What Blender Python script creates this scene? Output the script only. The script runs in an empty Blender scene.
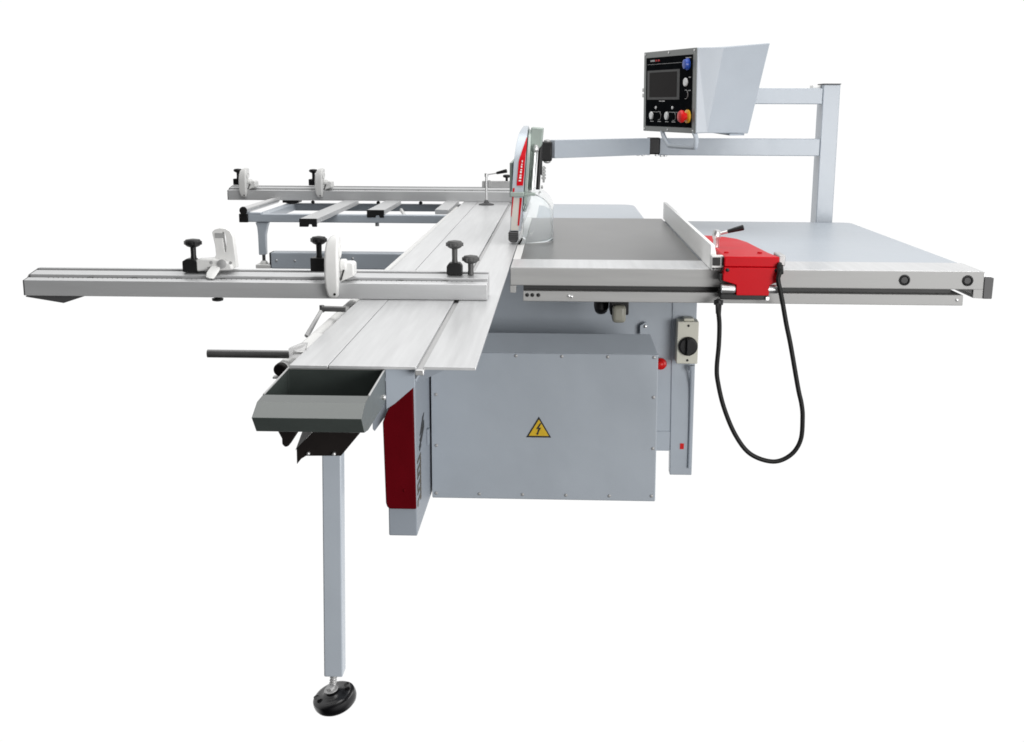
import bpy, bmesh, math, random
from mathutils import Vector, Matrix
random.seed(4)
S = bpy.context.scene
COL = S.collection
PI = math.pi

# ------------------------------------------------------------------ materials
def new_mat(name):
    m = bpy.data.materials.new(name); m.use_nodes = True
    nt = m.node_tree
    return m, nt, nt.nodes['Principled BSDF']

def surf(name, col, rough=.45, metal=0., var=.06, scale=6., stretch=(1, 1, 1), bump=.0, bscale=300., rvar=.08, coat=0., spec=.5, ripple=0.):
    """painted / metal surface with faint cloudy wear, uneven gloss and an optional fine grain"""
    m, nt, b = new_mat(name)
    tc = nt.nodes.new('ShaderNodeTexCoord')
    mp = nt.nodes.new('ShaderNodeMapping'); mp.inputs['Scale'].default_value = stretch
    nt.links.new(tc.outputs['Object'], mp.inputs['Vector'])
    nz = nt.nodes.new('ShaderNodeTexNoise'); nz.inputs['Scale'].default_value = scale
    nz.inputs['Detail'].default_value = 5.; nz.inputs['Roughness'].default_value = .6
    nt.links.new(mp.outputs['Vector'], nz.inputs['Vector'])
    rp = nt.nodes.new('ShaderNodeValToRGB')
    rp.color_ramp.elements[0].position = .3; rp.color_ramp.elements[1].position = .7
    rp.color_ramp.elements[0].color = tuple(c*(1-var) for c in col)+(1,)
    rp.color_ramp.elements[1].color = tuple(min(1, c*(1+var)) for c in col)+(1,)
    nt.links.new(nz.outputs['Fac'], rp.inputs['Fac'])
    nt.links.new(rp.outputs['Color'], b.inputs['Base Color'])
    mr = nt.nodes.new('ShaderNodeMapRange')
    mr.inputs['To Min'].default_value = max(.02, rough-rvar); mr.inputs['To Max'].default_value = min(1, rough+rvar)
    nt.links.new(nz.outputs['Fac'], mr.inputs['Value'])
    nt.links.new(mr.outputs['Result'], b.inputs['Roughness'])
    b.inputs['Metallic'].default_value = metal
    b.inputs['Specular IOR Level'].default_value = spec
    b.inputs['Coat Weight'].default_value = coat
    b.inputs['Coat Roughness'].default_value = .15
    if bump:
        n2 = nt.nodes.new('ShaderNodeTexNoise'); n2.inputs['Scale'].default_value = bscale; n2.inputs['Detail'].default_value = 3.
        nt.links.new(mp.outputs['Vector'], n2.inputs['Vector'])
        bp = nt.nodes.new('ShaderNodeBump'); bp.inputs['Strength'].default_value = bump; bp.inputs['Distance'].default_value = .001
        nt.links.new(n2.outputs['Fac'], bp.inputs['Height'])
        nt.links.new(bp.outputs['Normal'], b.inputs['Normal'])
    if ripple:
        n3 = nt.nodes.new('ShaderNodeTexNoise'); n3.inputs['Scale'].default_value = 5.; n3.inputs['Detail'].default_value = 2.
        nt.links.new(tc.outputs['Object'], n3.inputs['Vector'])
        b3 = nt.nodes.new('ShaderNodeBump'); b3.inputs['Strength'].default_value = ripple; b3.inputs['Distance'].default_value = .02
        nt.links.new(n3.outputs['Fac'], b3.inputs['Height'])
        if bump: nt.links.new(bp.outputs['Normal'], b3.inputs['Normal'])
        nt.links.new(b3.outputs['Normal'], b.inputs['Normal'])
    return m

PAINT   = surf('grey_blue_paint', (.370, .408, .452), .40, var=.05, scale=2.2, bump=.12, bscale=260., rvar=.12, coat=.15, ripple=.25)
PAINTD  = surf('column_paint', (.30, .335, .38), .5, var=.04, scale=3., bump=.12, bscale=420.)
TOPP    = surf('side_table_paint', (.375, .41, .45), .38, var=.035, scale=2.5, bump=.06, bscale=500., ripple=.15)
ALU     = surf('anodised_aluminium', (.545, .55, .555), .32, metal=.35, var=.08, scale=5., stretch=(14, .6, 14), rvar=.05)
ALUX    = surf('extruded_aluminium', (.49, .495, .50), .40, metal=.35, var=.035, scale=5., stretch=(1, 14, 14), bump=.10, bscale=60.)
RAILA   = surf('rail_aluminium', (.31, .31, .306), .50, metal=.08, spec=.35, var=.05, scale=5., stretch=(1, 14, 14), bump=.06, bscale=60.)
WHITEA  = surf('white_fence_aluminium', (.82, .82, .81), .4, metal=.05, var=.03, scale=8., stretch=(6, 1, 6))
ALUW    = surf('pale_aluminium', (.64, .64, .63), .42, metal=.15, var=.03, scale=5., stretch=(8, 1, 8), bump=.05, bscale=90.)
IRON    = surf('ground_cast_iron', (.150, .148, .146), .33, metal=.6, var=.22, scale=2.0, stretch=(1.0, .6, 1), bump=.012, bscale=220., rvar=.10)  # broad cloudy tone stands in for mottled reflections on the table
CAST    = surf('white_cast_alloy', (.66, .66, .65), .5, var=.04, scale=30., bump=.15, bscale=300.)
BLACK   = surf('black_plastic', (.008, .008, .0085), .42, spec=.3, var=.15, scale=30., bump=.08, bscale=400.)
RUBBER  = surf('black_rubber', (.006, .006, .006), .55, var=.2, scale=40., spec=.25)
GREYBK  = surf('greyed_black_plastic', (.055, .055, .055), .55, var=.15, scale=40.)  # black plastic greyed: reflections on the knob heads put into its colour
GLOSSBK = surf('glossy_black_foot', (.006, .006, .007), .18, var=.2, scale=20., spec=.5, rvar=.05)
GROOVE  = surf('dark_groove', (.022, .022, .022), .6, var=.1)
DGREY   = surf('dark_grey_endcap', (.060, .060, .062), .55, var=.05)
STEEL   = surf('bright_steel', (.66, .66, .66), .34, metal=.85, var=.05, scale=30.)
BRKT    = surf('dull_steel', (.40, .40, .40), .45, metal=.3, var=.05, scale=30.)
DARKST  = surf('dark_steel_bar', (.10, .10, .10), .35, metal=.5, var=.1, scale=30.)
HAMMER  = surf('hammertone_green_grey', (.050, .060, .056), .22, metal=.05, var=.06, scale=30., bump=.05, bscale=240., spec=.5)
BROWNBK = surf('blackened_bracket', (.007, .005, .0045), .55, var=.2, scale=30., spec=.2)
RED     = surf('red_paint', (.47, .001, .007), .40, var=.05, scale=8., spec=.12)
MAROON  = surf('maroon_plastic', (.105, .001, .004), .5, var=.12, scale=8., spec=.05, bump=.1, bscale=300.)
REDPL   = surf('red_plastic', (.58, .008, .008), .35, var=.03, spec=.3)
BEIGE   = surf('beige_plastic', (.58, .57, .49), .5, var=.03, scale=12.)
MOTORC  = surf('motor_cover_beige', (.27, .265, .22), .4, var=.08, scale=20.)
PANELBK = surf('panel_black_film', (.006, .007, .008), .5, var=.2, scale=20., spec=0.)
SCREEN  = surf('unlit_screen', (.014, .012, .012), .35, var=.1, scale=30., spec=.02)
FRAMEG  = surf('panel_grey_frame', (.17, .18, .175), .42, metal=.3, var=.06, scale=30.)
BLUEPL  = surf('blue_plastic', (.012, .06, .36), .35, var=.05)
WHITEPL = surf('white_plastic', (.70, .71, .71), .4, var=.03)
YELLOW  = surf('yellow_plastic', (.70, .38, .02), .4, var=.05)
SIGNY   = surf('sign_yellow', (.62, .40, .01), .45, var=.04, scale=40.)
SIGNB   = surf('sign_black', (.012, .012, .012), .5, var=.1)
GUARDG  = surf('guard_green_grey', (.30, .35, .32), .4, metal=.3, var=.05, scale=20.)
GUARDW  = surf('guard_pale', (.40, .44, .48), .3, metal=.2, var=.05, scale=20.)
GUARDB  = surf('guard_beige', (.52, .50, .46), .45, var=.05, scale=20.)
OCHRE   = surf('logo_ochre', (.10, .085, .06), .5, var=.1)

def clear_mat():
    m, nt, b = new_mat('clear_polycarbonate')
    b.inputs['Specular IOR Level'].default_value = .6
    b.inputs['Base Color'].default_value = (.86, .89, .90, 1)
    b.inputs['Roughness'].default_value = .08
    b.inputs['Transmission Weight'].default_value = .9
    b.inputs['IOR'].default_value = 1.10
    nz = nt.nodes.new('ShaderNodeTexNoise'); nz.inputs['Scale'].default_value = 18.
    mr = nt.nodes.new('ShaderNodeMapRange'); mr.inputs['To Min'].default_value = .0; mr.inputs['To Max'].default_value = .05
    nt.links.new(nz.outputs['Fac'], mr.inputs['Value']); nt.links.new(mr.outputs['Result'], b.inputs['Roughness'])
    return m
CLEAR = clear_mat()

# ------------------------------------------------------------------ mesh helpers
def box(bm, x0, x1, y0, y1, z0, z1):
    v = [bm.verts.new(p) for p in ((x0,y0,z0),(x1,y0,z0),(x1,y1,z0),(x0,y1,z0),(x0,y0,z1),(x1,y0,z1),(x1,y1,z1),(x0,y1,z1))]
    for f in ((3,2,1,0),(4,5,6,7),(0,1,5,4),(1,2,6,5),(2,3,7,6),(3,0,4,7)):
        bm.faces.new([v[i] for i in f])

def prism(bm, pts, d):
    """closed polygon pts (3-D, planar) extruded by vector d"""
    d = Vector(d)
    a = [bm.verts.new(Vector(p)) for p in pts]; b = [bm.verts.new(Vector(p)+d) for p in pts]
    n = len(pts)
    bm.faces.new(a[::-1]); bm.faces.new(b)
    for i in range(n):
        bm.faces.new((a[i], a[(i+1) % n], b[(i+1) % n], b[i]))
    bmesh.ops.recalc_face_normals(bm, faces=bm.faces[:])

def ring_prism(bm, outer, inner, d):
    """polygon with a hole (same vertex count) extruded by d"""
    d = Vector(d); n = len(outer)
    def vs(pts, k): return [bm.verts.new(Vector(p)+d*k) for p in pts]
    o0, o1, i0, i1 = vs(outer, 0), vs(outer, 1), vs(inner, 0), vs(inner, 1)
    for i in range(n):
        j = (i+1) % n
        bm.faces.new((o0[i], o0[j], i0[j], i0[i])); bm.faces.new((o1[j], o1[i], i1[i], i1[j]))
        bm.faces.new((o0[j], o0[i], o1[i], o1[j])); bm.faces.new((i0[i], i0[j], i1[j], i1[i]))
    bmesh.ops.recalc_face_normals(bm, faces=bm.faces[:])

def frame_of(d):
    d = Vector(d).normalized()
    u = d.orthogonal().normalized()
    return u, d.cross(u), d

def cyl(bm, p0, p1, r0, r1=None, n=20):
    r1 = r0 if r1 is None else r1
    p0, p1 = Vector(p0), Vector(p1); u, v, d = frame_of(p1-p0)
    a = []; b = []
    for i in range(n):
        t = 2*PI*i/n; k = u*math.cos(t)+v*math.sin(t)
        a.append(bm.verts.new(p0+k*r0)); b.append(bm.verts.new(p1+k*r1))
    bm.faces.new(a[::-1]); bm.faces.new(b)
    for i in range(n): bm.faces.new((a[i], a[(i+1) % n], b[(i+1) % n], b[i]))

def lathe(bm, p, axis, prof, n=24):
    """prof: list of (radius, height) along axis from p"""
    p = Vector(p); u, v, d = frame_of(axis)
    rings = []
    for r, h in prof:
        rings.append([bm.verts.new(p+d*h+(u*math.cos(2*PI*i/n)+v*math.sin(2*PI*i/n))*max(r, 1e-5)) for i in range(n)])
    for a, b in zip(rings, rings[1:]):
        for i in range(n): bm.faces.new((a[i], a[(i+1) % n], b[(i+1) % n], b[i]))
    bm.faces.new(rings[0][::-1]); bm.faces.new(rings[-1])

def smooth_path(pts, k=8):
    pts = [Vector(p) for p in pts]; out = []
    for i in range(len(pts)-1):
        p0, p1, p2, p3 = pts[max(0, i-1)], pts[i], pts[i+1], pts[min(len(pts)-1, i+2)]
        for j in range(k):
            t = j/k
            out.append(.5*((2*p1)+(p2-p0)*t+(2*p0-5*p1+4*p2-p3)*t*t+(3*p1-p0-3*p2+p3)*t**3))
    out.append(pts[-1]); return out

def tube(bm, pts, r, n=12):
    pts = [Vector(p) for p in pts]
    d = (pts[1]-pts[0]).normalized(); u = d.orthogonal().normalized()
    rings = []
    for i, p in enumerate(pts):
        d = (pts[min(i+1, len(pts)-1)]-pts[max(i-1, 0)]).normalized()
        u = (u-d*u.dot(d)).normalized(); v = d.cross(u)
        rings.append([bm.verts.new(p+(u*math.cos(2*PI*k/n)+v*math.sin(2*PI*k/n))*r) for k in range(n)])
    for a, b in zip(rings, rings[1:]):
        for k in range(n): bm.faces.new((a[k], a[(k+1) % n], b[(k+1) % n], b[k]))
    bm.faces.new(rings[0][::-1]); bm.faces.new(rings[-1])

def B(fn=None, *a, **k):
    bm = bmesh.new()
    if fn: fn(bm, *a, **k)
    return bm

# ------------------------------------------------------------------ object helpers
ORIGIN = {}
def thing(name, label, cat, loc, group=None):
    o = bpy.data.objects.new(name, None); COL.objects.link(o)
    o.empty_display_size = .05; o.location = loc
    o['label'] = label; o['category'] = cat
    if group: o['group'] = group
    ORIGIN[o.name] = Vector(loc)
    return o

def part(name, bm, mat, parent, bev=0., smooth=True, solid=0., label=None, seg=2):
    """mesh given in scene coordinates (local coordinates for a thing built at 0,0,0), parented to its thing or part"""
    L = ORIGIN[parent.name]
    bmesh.ops.recalc_face_normals(bm, faces=bm.faces[:])
    for v in bm.verts: v.co -= L
    me = bpy.data.meshes.new(name); bm.to_mesh(me); bm.free()
    me.materials.append(mat)
    if smooth:
        for p in me.polygons: p.use_smooth = True
        me.set_sharp_from_angle(angle=math.radians(32))
    o = bpy.data.objects.new(name, me); COL.objects.link(o); o.parent = parent
    ORIGIN[o.name] = L
    if solid:
        s = o.modifiers.new('thickness', 'SOLIDIFY'); s.thickness = solid; s.offset = 0
    if bev:
        b = o.modifiers.new('edge', 'BEVEL'); b.width = bev; b.segments = seg; b.limit_method = 'ANGLE'; b.angle_limit = math.radians(35)
    if label: o['label'] = label
    return o

def bxp(name, x0, x1, y0, y1, z0, z1, mat, parent, bev=.0015, **k):
    return part(name, B(box, x0, x1, y0, y1, z0, z1), mat, parent, bev, **k)

def copy_tree(o, parent=None):
    c = o.copy(); COL.objects.link(c)
    if parent: c.parent = parent
    ORIGIN[c.name] = ORIGIN[o.name]
    for ch in [x for x in o.children]: copy_tree(ch, c)
    return c

def screws(parent, pts, axis=(0, -1, 0), r=.0055, mat=None, name='screw'):
    first = None
    for p in pts:
        if first is None:
            bm = bmesh.new(); lathe(bm, p, axis, [(r, -.002), (r, .0015), (r*.75, .0032), (r*.3, .004)], 12)
            first = part(name, bm, mat or STEEL, parent); p0 = Vector(p)
        else:
            c = first.copy(); COL.objects.link(c); c.location = Vector(p)-p0

T = .88   # table height

# ================================================================== PANEL SAW (body, tables, rail, gantry)
saw = thing('panel_saw', 'grey blue panel saw body with electrical box, iron table, guide rail and overhead gantry post', 'panel saw', (0, 4.3, 0))

# hollow column at the front left, with the maroon cover
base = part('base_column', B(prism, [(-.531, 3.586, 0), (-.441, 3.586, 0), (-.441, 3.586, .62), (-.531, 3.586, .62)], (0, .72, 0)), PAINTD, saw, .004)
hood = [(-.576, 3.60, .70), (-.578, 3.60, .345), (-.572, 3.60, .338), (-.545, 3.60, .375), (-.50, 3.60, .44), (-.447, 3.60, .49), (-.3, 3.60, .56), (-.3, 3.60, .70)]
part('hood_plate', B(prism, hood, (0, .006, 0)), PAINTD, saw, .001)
redp = [(-.4465, 3.574, .488), (-.467, 3.574, .479), (-.490, 3.574, .461), (-.5105, 3.574, .4395), (-.528, 3.574, .408), (-.541, 3.574, .378), (-.5425, 3.574, .372),
        (-.5375, 3.574, .112), (-.534, 3.574, .100), (-.527, 3.574, .0925), (-.4415, 3.574, .0925)]
cover = part('column_cover', B(prism, redp, (0, .011, 0)), MAROON, saw, .004, label='maroon rounded cover on the front of the base column')
screws(cover, [(-.478, 3.574, .155)], r=.0045, mat=MAROON)
for z in (.468, .215):
    bxp('hinge', -.4405, -.433, 3.88, 3.905, z, z+.055, PAINTD, saw, .001)
# emblem and squeezed lettering on the column's right side (X = -.441)
def side_mark(bm, yz):
    prism(bm, [(-.4405, y, z) for y, z in yz], (.0012, 0, 0))
bm = bmesh.new()
side_mark(bm, [(3.68, .302), (3.76, .345), (3.80, .350), (3.74, .300)])
side_mark(bm, [(3.67, .290), (3.74, .296), (3.80, .325), (3.80, .300), (3.72, .272)])
side_mark(bm, [(3.66, .272), (3.70, .284), (3.715, .262), (3.67, .255)])
part('emblem', bm, SIGNB, base, smooth=False)
bm = bmesh.new()
z = .240
for k in range(6):
    side_mark(bm, [(3.605, z), (3.70, z+.004), (3.70, z-.006), (3.605, z-.008)])
    if k % 2: side_mark(bm, [(3.605, z-.0095), (3.625, z-.0095), (3.625, z-.02), (3.605, z-.02)])
    side_mark(bm, [(3.68, z-.0095), (3.70, z-.0095), (3.70, z-.02), (3.68, z-.02)])
    z -= .026
part('lettering', bm, OCHRE, base, smooth=False)

# body behind the box, right-hand column
bxp('machine_body', -.43, .414, 4.29, 4.95, .092, .80, PAINT, saw, .003)
part('body_ledge', B(prism, [(.335, 4.284, .166), (.412, 4.284, .166), (.412, 4.284, .0925), (.335, 4.284, .0925)], (0, .0055, 0)), PAINT, saw, .001)
col = part('side_column', B(prism, [(.4155, 4.285, 0), (.4965, 4.285, 0), (.4925, 4.285, .80), (.402, 4.285, .80)], (0, .05, 0)), PAINT, saw, .003)
bxp('warning_tag', .450, .464, 4.283, 4.2848, .100, .122, REDPL, saw, .0)
# electrical box
bp = [(3.97, .0), (3.97, .518), (4.035, .5765), (4.05, .545), (4.288, .40), (4.288, .0)]
bm = bmesh.new(); a_ = [bm.verts.new((-.434, y, z)) for y, z in bp]; b_ = [bm.verts.new((.335 if y < 4 else .312, y, z) if z > .1 else (.3385, y, z)) for y, z in bp]
for i in range(6): bm.faces.new((a_[i], a_[(i+1) % 6], b_[(i+1) % 6], b_[i]))
bmesh.ops.triangulate(bm, faces=[bm.faces.new(a_[::-1])]); bmesh.ops.triangulate(bm, faces=[bm.faces.new(b_)])
ebox = part('electrical_box', bm, PAINT, saw, .004, seg=3, smooth=False)
sc = [(-.145+k*.155, 3.97, .508) for k in range(4)] + [(-.418, 3.97, .37), (-.418, 3.97, .19), (.322, 3.97, .37), (.325, 3.97, .19), (.325, 3.97, .02)]
sc += [(-.42+k*.15, 3.97, .018) for k in range(5)]
screws(ebox, sc, r=.0058, mat=BRKT)
# edge fold of the lid
bxp('box_lid_lip', -.434, .335, 3.966, 3.97, .516, .5185, PAINT, saw, .001)
bm = bmesh.new(); prism(bm, [(.290, 4.262, .53), (.319, 4.262, .53), (.319, 4.262, .568), (.311, 4.262, .578), (.290, 4.262, .564)], (0, .012, 0))
part('lid_bracket', bm, PAINT, saw, .001)
screws(saw, [(.309, 4.260, .562)], r=.006)
# lightning sign
def tri(cx, cz, w, h, y, r=0.):
    return [(cx-w/2, y, cz-h/2), (cx+w/2, y, cz-h/2), (cx, y, cz+h/2)]
bm = bmesh.new(); prism(bm, tri(-.0657, .2605, .086, .074, 3.9682), (0, .0012, 0))
sign = part('warning_sign', bm, SIGNB, ebox, .003, label='yellow triangular high voltage warning sign')
bm = bmesh.new(); prism(bm, tri(-.0657, .2585, .069, .058, 3.9676), (0, .0010, 0)); part('sign_face', bm, SIGNY, ebox, .002)
bolt = [(.004, .023), (-.010, .000), (-.002, .001), (-.007, -.016), (-.010, -.015), (-.006, -.024), (.001, -.017), (-.002, -.017), (.008, .006), (.000, .005), (.010, .023)]
bm = bmesh.new(); prism(bm, [(-.0657+x*.95, 3.9670, .2535+z*.92) for x, z in bolt], (0, .0009, 0)); part('lightning_symbol', bm, SIGNB, ebox, smooth=False)
# emergency button beside the box
bm = bmesh.new(); lathe(bm, (.3755, 4.29, .422), (-.35, -1, .05), [(.016, 0), (.016, .012), (.021, .014), (.021, .026), (.015, .030), (.014, .040), (.009, .044), (.002, .045)])
btn = part('emergency_button', bm, REDPL, saw)
# isolator switch
iso = bxp('isolator_switch', .4195, .4945, 4.215, 4.284, .436, .5885, BEIGE, saw, .003, seg=3)
bm = bmesh.new(); lathe(bm, (.4586, 4.216, .5009), (0, -1, 0), [(.034, 0), (.034, .012), (.030, .016), (.005, .016)], 28)
box(bm, .4516, .4656, 4.183, 4.200, .471, .531)
part('rotary_knob', bm, BLACK, iso, .002)
screws(iso, [(.458, 4.215, .574), (.458, 4.215, .449)], r=.0045, mat=BLACK)
bm = bmesh.new(); box(bm, .442, .478, 4.225, 4.275, .5885, .5985); part('cable_entry', bm, BEIGE, iso, .003)
bm = bmesh.new(); tube(bm, smooth_path([(.478, 4.25, .421), (.4785, 4.26, .39), (.482, 4.275, .33), (.484, 4.279, .2), (.485, 4.279, .03)]), .005)
cyl(bm, (.478, 4.25, .423), (.478, 4.25, .405), .011)
part('conduit', bm, PAINTD, saw)
# motor block under the rail
bm = bmesh.new(); lathe(bm, (.137, 3.98, .71), (.05, -.3, -1), [(.016, 0), (.023, .010), (.024, .030), (.021, .048), (.012, .056), (.003, .058)], 18); cyl(bm, (.158, 3.985, .72), (.158, 3.985, .67), .007)
part('lock_knob', bm, BLACK, saw, .003)
bm = bmesh.new(); box(bm, .166, .226, 3.885, 3.99, .665, .735); box(bm, .12, .226, 3.95, 3.99, .712, .74); part('motor_bracket', bm, BLACK, saw, .004)
bm = bmesh.new(); box(bm, .172, .216, 3.86, 3.96, .642, .700); part('motor_cover', bm, MOTORC, saw, .012, seg=4)
bm = bmesh.new(); tube(bm, smooth_path([(-.02, 3.9, .735), (.0, 3.9, .715), (.035, 3.9, .706), (.075, 3.9, .712), (.10, 3.9, .735)]), .0022, 6)
part('loose_wire', bm, PAINTD, saw)

# iron table, rear extension, side table
iron = bxp('iron_table', -.118, .421, 3.604, 5.035, .845, T, IRON, saw, .0015)
bm = bmesh.new()
box(bm, -.142, -.119, 3.604, 5.06, .845, T+.001)
part('table_edge_strip', bm, ALUW, saw, .001)
ext = [(-.10, 5.038, T-.002), (.349, 5.038, T-.002), (.349, 5.70, T-.002), (.345, 5.76, T-.002), (.328, 5.80, T-.002), (.30, 5.815, T-.002), (-.10, 5.815, T-.002)]
part('rear_extension', B(prism, ext, (0, 0, -.035)), TOPP, saw, .002)
side = [(.424, 3.604, T-.001), (1.187, 3.604, T-.001), (1.172, 4.89, T-.001), (1.166, 4.915, T-.001), (1.145, 4.93, T-.001), (.424, 4.945, T-.001)]
part('side_table', B(prism, side, (0, 0, -.035)), TOPP, saw, .002)

# front rail
bm = bmesh.new()
prism(bm, [(-.142, 3.403, .8295), (-.142, 3.403, .8800), (-.142, 3.600, .8800), (-.142, 3.600, .8295)], (1.334, 0, 0))
rail = part('guide_rail', bm, RAILA, saw, .0025, seg=3)
bxp('rail_top', -.1405, 1.1905, 3.4055, 3.5995, .8798, .8812, ALU, rail, .0005, label='pale top strip of the front rail, overhead light put into its colour')  # added strip: overhead light on the rail painted as a paler metal
bxp('rail_foot', -.142, -.125, 3.403, 3.43, .808, .829, RAILA, saw, .001)
bxp('rail_gap', -.105, 1.111, 3.435, 3.55, .812, .829, GROOVE, saw, 0)
low = bxp('lower_bar', -.105, 1.139, 3.405, 3.55, .7835, .8135, RAILA, saw, .002)
screws(low, [(-.093, 3.405, .802), (-.078, 3.405, .802), (-.061, 3.405, .802)], r=.0055, mat=BLACK, name='cap_screw')
screws(low, [(.026, 3.405, .8005), (.034, 3.405, .799), (1.122, 3.405, .800)], r=.0045, mat=STEEL)
first = None
for x in (.971, 1.1465):
    bm = bmesh.new(); lathe(bm, (x, 3.403, .8553), (0, -1, 0), [(.0155, 0), (.0155, .002), (.012, .003), (.009, .001), (.002, .001)])
    part('socket_plug', bm, BLACK, rail)
# right end bracket
bm = bmesh.new()
prism(bm, [(1.165, 3.404, .829), (1.192, 3.404, .880), (1.192, 3.404, .8045), (1.165, 3.404, .806)], (0, .19, 0))
part('end_bracket', bm, RAILA, saw, .001)
bm = bmesh.new()
arc = [(1.127, 3.41, .828)]+[(1.127+.042*math.sin(a), 3.41, .828-.022*(1-math.cos(a))) for a in [k*PI/16 for k in range(1, 9)]]+[(1.169, 3.41, .828)]
prism(bm, arc, (0, .10, 0)); part('end_gusset', bm, BLACK, saw)
bm = bmesh.new(); prism(bm, [(1.1925, 3.402, .8040), (1.2180, 3.402, .8040), (1.2190, 3.402, .8635), (1.1925, 3.402, .8635)], (0, .17, 0))
part('rail_end_cap', bm, DGREY, saw, .002)
bm = bmesh.new(); prism(bm, [(1.193, 3.573, .864), (1.2195, 3.573, .864), (1.193, 3.60, .879)], (0, .02, 0)); 
part('end_wedge', bm, ALUX, saw)
bm = bmesh.new(); prism(bm, [(1.1926, 3.42, .8642), (1.2185, 3.42, .8642), (1.1926, 3.42, .8775)], (0, .15, 0)); part('end_ramp', bm, ALUX, saw)

# front support leg with its levelling foot
leg = part('support_leg', B(prism, [(-.5044, 2.47, .7576), (-.4628, 2.47, .7576), (-.4767, 2.47, .0726), (-.5188, 2.47, .0726)], (0, .042, 0)), PAINT, saw, .003)
bxp('leg_plate', -.52, -.30, 2.46, 2.56, .758, .7645, PAINTD, saw, .001)
axis = Vector((-.27, -.17, .95)).normalized(); fp = Vector((-.4925, 2.470, .0135))
bm = bmesh.new(); lathe(bm, fp-axis*.006, axis, [(.030, -.006), (.040, -.003), (.0465, .003), (.0495, .010), (.0500, .018), (.0485, .0245), (.044, .0285), (.037, .0300), (.026, .0305), (.022, .0325), (.017, .035), (.010, .0355)], 40)
foot = part('levelling_foot', bm, GLOSSBK, leg)
bm = bmesh.new()
cyl(bm, fp+axis*.024, (-.4990, 2.489, .076), .0065, n=14)
for k in range(7):
    q = (fp+axis*.03).lerp(Vector((-.4990, 2.489, .076)), k/7.); cyl(bm, q, q+Vector((0, 0, .0018)), .0085, .0070, n=14)
lathe(bm, fp+axis*.034, axis, [(.0165, 0), (.0165, .002), (.0115, .0025)], 24); lathe(bm, fp+axis*.0365, axis, [(.0105, 0), (.0105, .006), (.006, .007)], 6)
part('threaded_rod', bm, BRKT, leg)
u, v, d = frame_of(axis); BOSS = []
for sx_ in (-1, 1):                                            # one hole at the left, one at the right
    t_ = Vector((sx_, .35*sx_, 0)); BOSS.append(math.atan2(t_.dot(v), t_.dot(u)))
for a in BOSS:
    u, v, d = frame_of(axis)
    q = fp+axis*.0295+(u*math.cos(a)+v*math.sin(a))*.036
    bm = bmesh.new(); lathe(bm, q, axis, [(.0070, 0), (.0070, .0025), (.0052, .0025), (.0050, .0005), (.001, .0005)], 14)
    part('foot_boss', bm, GREYBK, leg)

# gantry: post, two beams, jointed swing arm
bxp('gantry_post', 1.0385, 1.105, 4.95, 5.06, .60, 1.423, PAINT, saw, .003)
bxp('post_cap', 1.037, 1.1065, 4.948, 5.062, 1.423, 1.427, DGREY, saw, .0)
bxp('upper_beam', .72, 1.038, 4.953, 5.02, 1.3465, 1.4085, PAINT, saw, .003)
bxp('lower_beam', .388, 1.038, 4.953, 5.02, 1.1425, 1.2105, PAINT, saw, .003)
bxp('beam_stub', 1.004, 1.038, 4.99, 5.05, 1.405, 1.4215, ALUW, saw, .002)
pa = Vector((-.0405, 4.50, 1.178)); pb = Vector((.352, 4.95, 1.178))
d = (pb-pa).normalized(); nrm = Vector((d.y, -d.x, 0))
bm = bmesh.new(); q0, q1 = pa, pb-d*.02
vs = []
for q, hz, dz in ((q0, .033, .001), (q1, .033, .000)):
    for sx, sz in ((-1, -1), (1, -1), (1, 1), (-1, 1)): vs.append(bm.verts.new(q+nrm*sx*.022+Vector((0, 0, sz*hz+dz))))
for f in ((0, 1, 2, 3), (7, 6, 5, 4), (0, 4, 5, 1), (1, 5, 6, 2), (2, 6, 7, 3), (3, 7, 4, 0)): bm.faces.new([vs[i] for i in f])
part('swing_arm', bm, PAINT, saw, .002, smooth=False)
bm = bmesh.new(); box(bm, .344, .398, 4.938, 4.985, 1.146, 1.213)
part('arm_joint', bm, BLACK, saw, .006)
screws(saw, [(x, 4.955, z) for x, z in ((.352, 1.146), (.330, 1.143), (.31, 1.1435), (.385, 1.143), (.405, 1.140), (.42, 1.1405))], axis=(0, 0, -1), r=.008)

# ================================================================== SLIDING TABLE
st = thing('sliding_table', 'long pale aluminium sliding table running from the tool tray to the rear fence', 'sliding table', (-.31, 4.0, T-.012))
y0, y1 = 2.045, 5.99
def plate(x0, x1): return B(box, x0, x1, y0, y1, T-.0055, T)
part('left_plate', plate(-.4735, -.4055), ALU, st, .0007)
part('middle_plate', plate(-.4040, -.2495), ALU, st, .0007)
part('edge_plate', plate(-.2365, -.1450), ALU, st, .0007)
bxp('slot_channel', -.2492, -.2368, y0+.002, y1, T-.012, T-.0058, BRKT, st, 0)
bxp('plate_joint', -.4056, -.4039, y0+.002, y1, T-.0054, T-.002, GROOVE, st, 0)
bxp('under_beam', -.490, -.19, 2.57, 5.9, .765, T-.0125, ALUX, st, .004)
bxp('slot_end', -.2505, -.2355, y0-.008, y0+.001, T-.014, T-.0045, STEEL, st, .001)
# round edge tube along the left side
bm = bmesh.new(); cyl(bm, (-.5115, 2.150, .8515), (-.4915, 5.7, .860), .0115, n=20)
tb = part('edge_tube', bm, ALUW, st)
bm = bmesh.new(); cyl(bm, (-.5116, 2.132, .8515), (-.5115, 2.1498, .8515), .0122, n=20); part('tube_cap', bm, BROWNBK, tb, .003)
bxp('tube_clip', -.526, -.499, 2.134, 2.148, .8345, .8385, ALUW, st, .001)
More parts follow.
